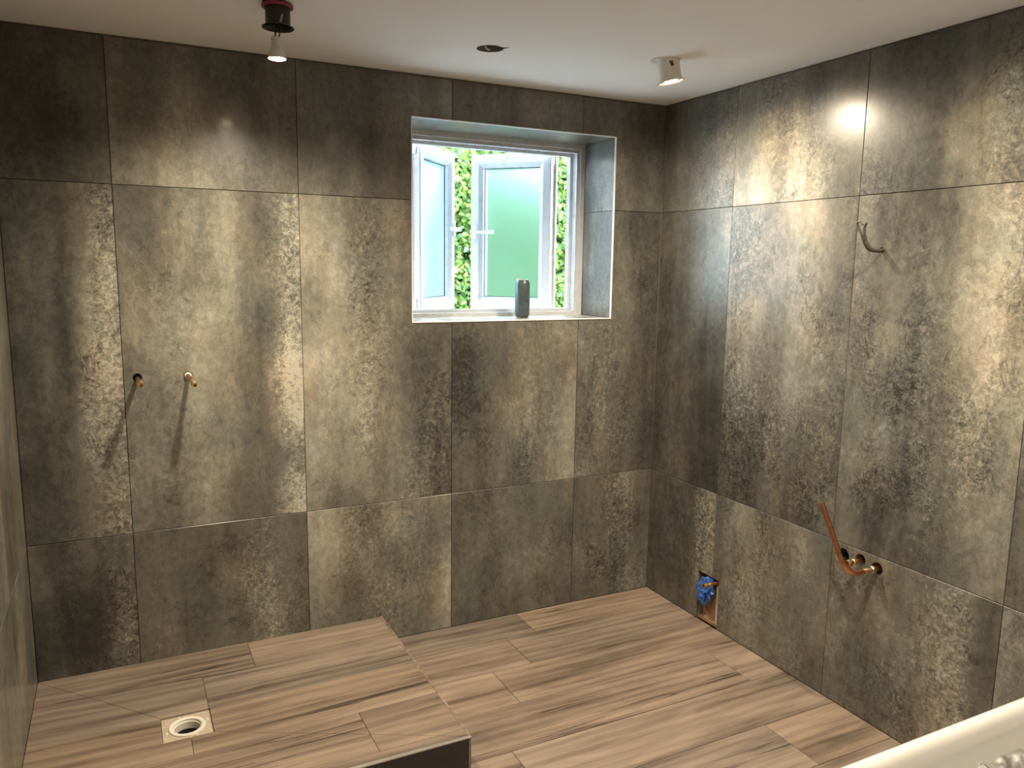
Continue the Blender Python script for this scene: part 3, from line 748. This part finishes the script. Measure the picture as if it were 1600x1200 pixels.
# waste pipe set in the biggest hole
wp = empty('waste_pipe', (0.03, -1.124, 0.552)); tag(wp, 'dark waste pipe mouth in the round hole behind the bent pipe', 'pipe')
link('tube', lathe([(0.0262, 0.0), (0.0285, 0.0), (0.0285, 0.055), (0.0262, 0.055)], (0.005, -1.124, 0.552), (1, 0, 0), 32, closed=True), M['white_plastic'], wp, smooth_=True)
link('rubber_insert', lathe([(0.0261, 0.006), (0.023, 0.004), (0.019, 0.012), (0.019, 0.045), (0.0, 0.045)], (0.012, -1.124, 0.552), (1, 0, 0), 32), M['gasket'], wp, smooth_=True)

# grey cable loop higher up on the right wall
cb = empty('wall_cable', (0, -1.184, 1.619)); tag(cb, 'grey electric cable tail curling out of the right wall', 'cable')
ctr = [(0.050, -1.184, 1.618), (0.0, -1.186, 1.618), (-0.020, -1.188, 1.616), (-0.050, -1.180, 1.621), (-0.070, -1.177, 1.640), (-0.080, -1.176, 1.663)]
link('sheath', tube(spline(ctr, 6), 0.0085, n=14, flat=0.55, up=(0, 0.8, -0.6)), M['cable'], cb, smooth_=True)
link('core', tube(spline([(-0.078, -1.179, 1.652), (-0.086, -1.182, 1.672), (-0.090, -1.184, 1.688), (-0.095, -1.194, 1.703)], 6), 0.0042, n=10), M['cable'], cb, smooth_=True)
link('core', tube(spline([(-0.078, -1.172, 1.650), (-0.086, -1.168, 1.672), (-0.092, -1.160, 1.692), (-0.096, -1.160, 1.704), (-0.098, -1.172, 1.707), (-0.096, -1.182, 1.697)], 6), 0.0036, n=10), M['cable'], cb, smooth_=True)

# slot low in the right wall: board lining, copper stub, blue plastic stuffed in
sl = empty('wall_recess', (0.03, -0.44, 0.0)); tag(sl, 'narrow cut-out low in the right wall lined with brown board', 'recess')
link('back_board', box((0.040, -0.5075, 0.0005), (0.061, -0.3735, 0.2215)), M['ply'], sl)
link('side_board', box((0.0105, -0.5078, 0.0005), (0.0395, -0.5035, 0.2215)), M['putty'], sl)
link('sill_board', box((0.0105, -0.503, 0.0002), (0.0395, -0.3735, 0.012)), M['ply'], sl)
link('inner_upright', box((0.012, -0.494, 0.0125), (0.0395, -0.484, 0.185), 0.002), M['putty'], sl)
sp_ = empty('low_copper_stub', (0.02, -0.488, 0.206)); tag(sp_, 'small copper stub sticking out of the low recess above blue plastic', 'pipe')
link('tube', tube([(0.039, -0.497, 0.209), (-0.060, -0.497, 0.208)], 0.0075, n=16), M['copper'], sp_, smooth_=True)
link('brass_fitting', lathe([(0.0076, -0.030), (0.0102, -0.028), (0.0102, -0.016), (0.0085, -0.014), (0.0085, -0.004), (0.0112, -0.002), (0.0112, 0.014), (0.0075, 0.014), (0.0075, 0.0), (0, 0.0)], (-0.060, -0.497, 0.208), (-1, 0, 0), 12), M['brass'], sp_)
bag = bmesh.new()
bmesh.ops.create_icosphere(bag, subdivisions=4, radius=1.0)
for v in bag.verts:
    p = v.co.copy()
    n1 = noise.noise(p*1.6+Vector((3, 1, 7))); n2 = abs(noise.noise(p*2.3+Vector((8, 2, 1)))); n3 = abs(noise.noise(p*5.0))
    s = 1+0.30*n1-0.75*n2-0.18*n3
    v.co = Vector((0.002+p.x*s*0.030, -0.425+p.y*s*0.056+p.z*0.012*-1, 0.150+p.z*s*0.070))
tag(link('blue_plastic_bag', bag, M['blue']), 'crumpled blue plastic stuffed in the low recess of the right wall', 'bag')

# ------------------------------------------------------------------ bath in the near right corner
bath = empty('bath', (-0.86, -2.36, 0)); tag(bath, 'white bath with rounded rim in the near right corner', 'bath')
BX0, BX1, BY0, BY1, BZ = -1.72, -0.010, -2.735, -1.960, 0.550
def rrect(ins, rad, n=10):
    x0, x1, y0, y1 = BX0+ins, BX1-ins, BY0+ins, BY1-ins; out = []
    for cx_, cy_, a0 in ((x1-rad, y1-rad, 0), (x0+rad, y1-rad, 90), (x0+rad, y0+rad, 180), (x1-rad, y0+rad, 270)):
        for i in range(n+1):
            a = math.radians(a0+90*i/n); out.append((cx_+rad*math.cos(a), cy_+rad*math.sin(a)))
    return out
prof = [(0.045, 0.0, 0.06), (0.040, 0.40, 0.06), (0.010, 0.50, 0.05), (0.001, 0.525, 0.045), (0.000, 0.536, 0.045), (0.004, 0.545, 0.045), (0.012, 0.550, 0.045), (0.024, 0.550, 0.06), (0.033, 0.546, 0.07), (0.041, 0.536, 0.08), (0.050, 0.510, 0.09), (0.075, 0.40, 0.12), (0.11, 0.26, 0.15), (0.15, 0.19, 0.17), (0.21, 0.165, 0.15)]
bm = bmesh.new(); L_ = []
for ins, z, rad in prof: L_.append([bm.verts.new((x, y, z)) for x, y in rrect(ins, rad)])
for A, B in zip(L_, L_[1:]):
    for i in range(len(A)): bm.faces.new((A[i], A[(i+1) % len(A)], B[(i+1) % len(A)], B[i]))
bm.faces.new(L_[-1]); bm.faces.new(L_[0][::-1])
link('tub', bm, M['acrylic'], bath, smooth_=True)
link('waste', lathe([(0.035, 0.0), (0.036, 0.003), (0.028, 0.004), (0.0, 0.002)], (-0.40, -2.36, 0.1655), n=28), M['chrome'], bath, smooth_=True)
# clear film lying loosely in the tub
bm = bmesh.new(); NX, NY = 90, 70; G = []
for j in range(NY+1):
    row = []
    for i in range(NX+1):
        u, v = i/NX, j/NY
        x = -0.86+0.02*noise.noise(Vector((v*6, 1, 2)))+0.74*u; y = -2.56+0.512*v-0.05*max(0, 0.30-u)/0.30*v+0.012*noise.noise(Vector((u*9, 3, 1)))
        p = Vector((x*6, y*6, 0))
        cr = 1-min(1, abs(noise.noise(p*1.2))*3.2); cr2 = 1-min(1, abs(noise.noise(p*2.6+Vector((4, 4, 4))))*3.0)
        z = 0.498+0.010*cr**2+0.006*cr2**2+0.008*noise.noise(Vector((x*4, y*4, 5)))
        row.append(bm.verts.new((x, y, z)))
    G.append(row)
for j in range(NY):
    for i in range(NX): bm.faces.new((G[j][i], G[j][i+1], G[j+1][i+1], G[j+1][i]))
tag(link('plastic_film', bm, M['film'], smooth_=True), 'crumpled clear plastic film stretched inside the white bath', 'film')

# ------------------------------------------------------------------ garden: ground and hedge
g = link('ground', box((-9, 0.34, -0.3), (9, 12, 0.95)), M['bounce_paving']); tag(g, kind='structure')  # unseen ground, set high and pale to bounce daylight onto the ceiling
reflector = link('wall_reflector', box((-7, 2.5, 0.951), (-1.8, 2.7, 3.0)), M['reflector_render']); tag(reflector, kind='structure')  # unseen wall, added as a bright surface for the right wall tiles to reflect
hedge = empty('ivy_hedge', (0.4, 2.6, 0.35)); tag(hedge, 'tall leafy green hedge with a few orange flowers outside the window', 'hedge')
rnd = random.Random(11)
def hedge_top(x): return 2.43+0.16*noise.noise(Vector((x*1.7, 0.3, 0)))+0.10*noise.noise(Vector((x*5, 2, 0)))
def hedge_face(x, z): return 2.25+0.16*noise.noise(Vector((x*1.6, z*1.6, 1)))+0.07*noise.noise(Vector((x*5, z*5, 4)))
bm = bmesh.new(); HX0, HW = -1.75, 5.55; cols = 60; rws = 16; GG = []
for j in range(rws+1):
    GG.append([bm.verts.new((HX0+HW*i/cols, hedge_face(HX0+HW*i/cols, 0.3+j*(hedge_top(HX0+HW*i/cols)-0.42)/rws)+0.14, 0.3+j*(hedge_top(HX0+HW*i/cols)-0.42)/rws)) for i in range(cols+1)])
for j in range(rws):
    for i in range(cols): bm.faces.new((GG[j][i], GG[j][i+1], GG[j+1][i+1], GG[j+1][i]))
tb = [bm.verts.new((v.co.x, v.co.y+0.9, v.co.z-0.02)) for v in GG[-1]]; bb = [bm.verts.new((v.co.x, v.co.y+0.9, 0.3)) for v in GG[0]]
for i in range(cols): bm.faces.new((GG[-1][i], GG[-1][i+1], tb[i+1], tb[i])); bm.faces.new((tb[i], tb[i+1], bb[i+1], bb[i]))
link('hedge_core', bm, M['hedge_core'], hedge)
leaf_v = [(0, 0, 0), (0.30, 0.34, 0.10), (0.24, 0.72, 0.06), (0, 1.05, -0.06), (-0.24, 0.72, 0.06), (-0.30, 0.34, 0.10), (0, 0.45, 0.0)]
leaf_f = [(0, 1, 6), (1, 2, 6), (2, 3, 6), (3, 4, 6), (4, 5, 6), (5, 0, 6)]
def leaf_matrix(x, z, out):
    y = hedge_face(x, z)+rnd.uniform(-0.02, 0.10)-out
    s = rnd.uniform(0.032, 0.055)
    tip = Vector((rnd.uniform(-1, 1), rnd.uniform(-0.9, 0.1), rnd.uniform(-1.0, 0.45))).normalized()
    nr = Vector((rnd.uniform(-0.7, 0.7), -1, rnd.uniform(-0.1, 1.1))).normalized()
    xx = tip.cross(nr).normalized(); nr = xx.cross(tip)
    m = Matrix((xx*s, tip*s, nr*s)).transposed().to_4x4(); m.translation = Vector((x, y, z)); return m
def leaf_colour():
    k = rnd.random()
    if k < 0.18: return (0.30, 0.38, 0.07)
    if k < 0.60: return (0.16, 0.30, 0.055)
    if k < 0.9: return (0.09, 0.20, 0.045)
    return (0.14, 0.26, 0.13)
leaf_meshes = []
for q in range(6):
    me = bpy.data.meshes.new('leaf'); me.from_pydata(leaf_v, [], leaf_f); me.materials.append(M['leaf'])
    at = me.color_attributes.new('leafcol', 'FLOAT_COLOR', 'POINT'); c = leaf_colour()
    for e in at.data: e.color = (*c, 1)
    leaf_meshes.append(me)
hmw = Matrix.Translation(hedge.location)
for i in range(300):                                             # the leaves nearest the open casements
    o = bpy.data.objects.new('leaf', leaf_meshes[i % 6]); COL.objects.link(o); o.parent = hedge
    x = rnd.uniform(-0.32, 0.10) if i % 2 else rnd.uniform(0.75, 1.15)
    o.matrix_basis = hmw.inverted() @ leaf_matrix(x, rnd.uniform(1.15, 2.5), 0.06)
vv, ff, cc = [], [], []
for i in range(40000):
    x = rnd.uniform(-1.0, 2.4) if i < 24000 else rnd.uniform(-1.75, 3.4); z = 0.35+(hedge_top(x)+0.05-0.35)*(1-rnd.random()**1.25)
    if rnd.random() < 0.12: z = hedge_top(x)+rnd.uniform(-0.1, 0.14)
    m = leaf_matrix(x, z, 0.0); b0 = len(vv); c = leaf_colour()
    if z > hedge_top(x)-0.06: m.translation.y += rnd.uniform(0, 0.5)
    for v in leaf_v: vv.append(m @ Vector(v)); cc.append(c)
    for f in leaf_f: ff.append(tuple(b0+a for a in f))
me = bpy.data.meshes.new('foliage'); me.from_pydata(vv, [], ff); me.materials.append(M['leaf'])
at = me.color_attributes.new('leafcol', 'FLOAT_COLOR', 'POINT')
at.data.foreach_set('color', [q for c in cc for q in (*c, 1.0)])
fo = bpy.data.objects.new('foliage', me); COL.objects.link(fo); fo['kind'] = 'stuff'; place(fo, hedge)
for x, z in ((-0.13, 2.14), (-0.11, 1.52), (-0.24, 1.60), (-0.25, 1.64)):
    c = Vector((x, hedge_face(x, z)-0.10, z)); bm = bmesh.new()
    for a in range(5):
        t = 2*math.pi*a/5; d1 = Vector((math.cos(t), -0.35, math.sin(t))); d2 = Vector((-math.sin(t), 0, math.cos(t)))
        bm.faces.new([bm.verts.new(c+q) for q in (Vector((0, 0, 0)), d1*0.016+d2*0.010, d1*0.028, d1*0.016-d2*0.010)])
    link('flower', bm, M['flower'], hedge)
for i in range(9):
    x = -1.4+0.48*i; link('stem', tube([(x, 2.45, 0.3), (x+0.05, 2.44, 1.0), (x-0.03, 2.46, 2.0)], 0.016, n=7), M['bark'], hedge)

discard([window_cut, wall_cut, slot_cut] + back_holes + right_holes + ceil_cut)
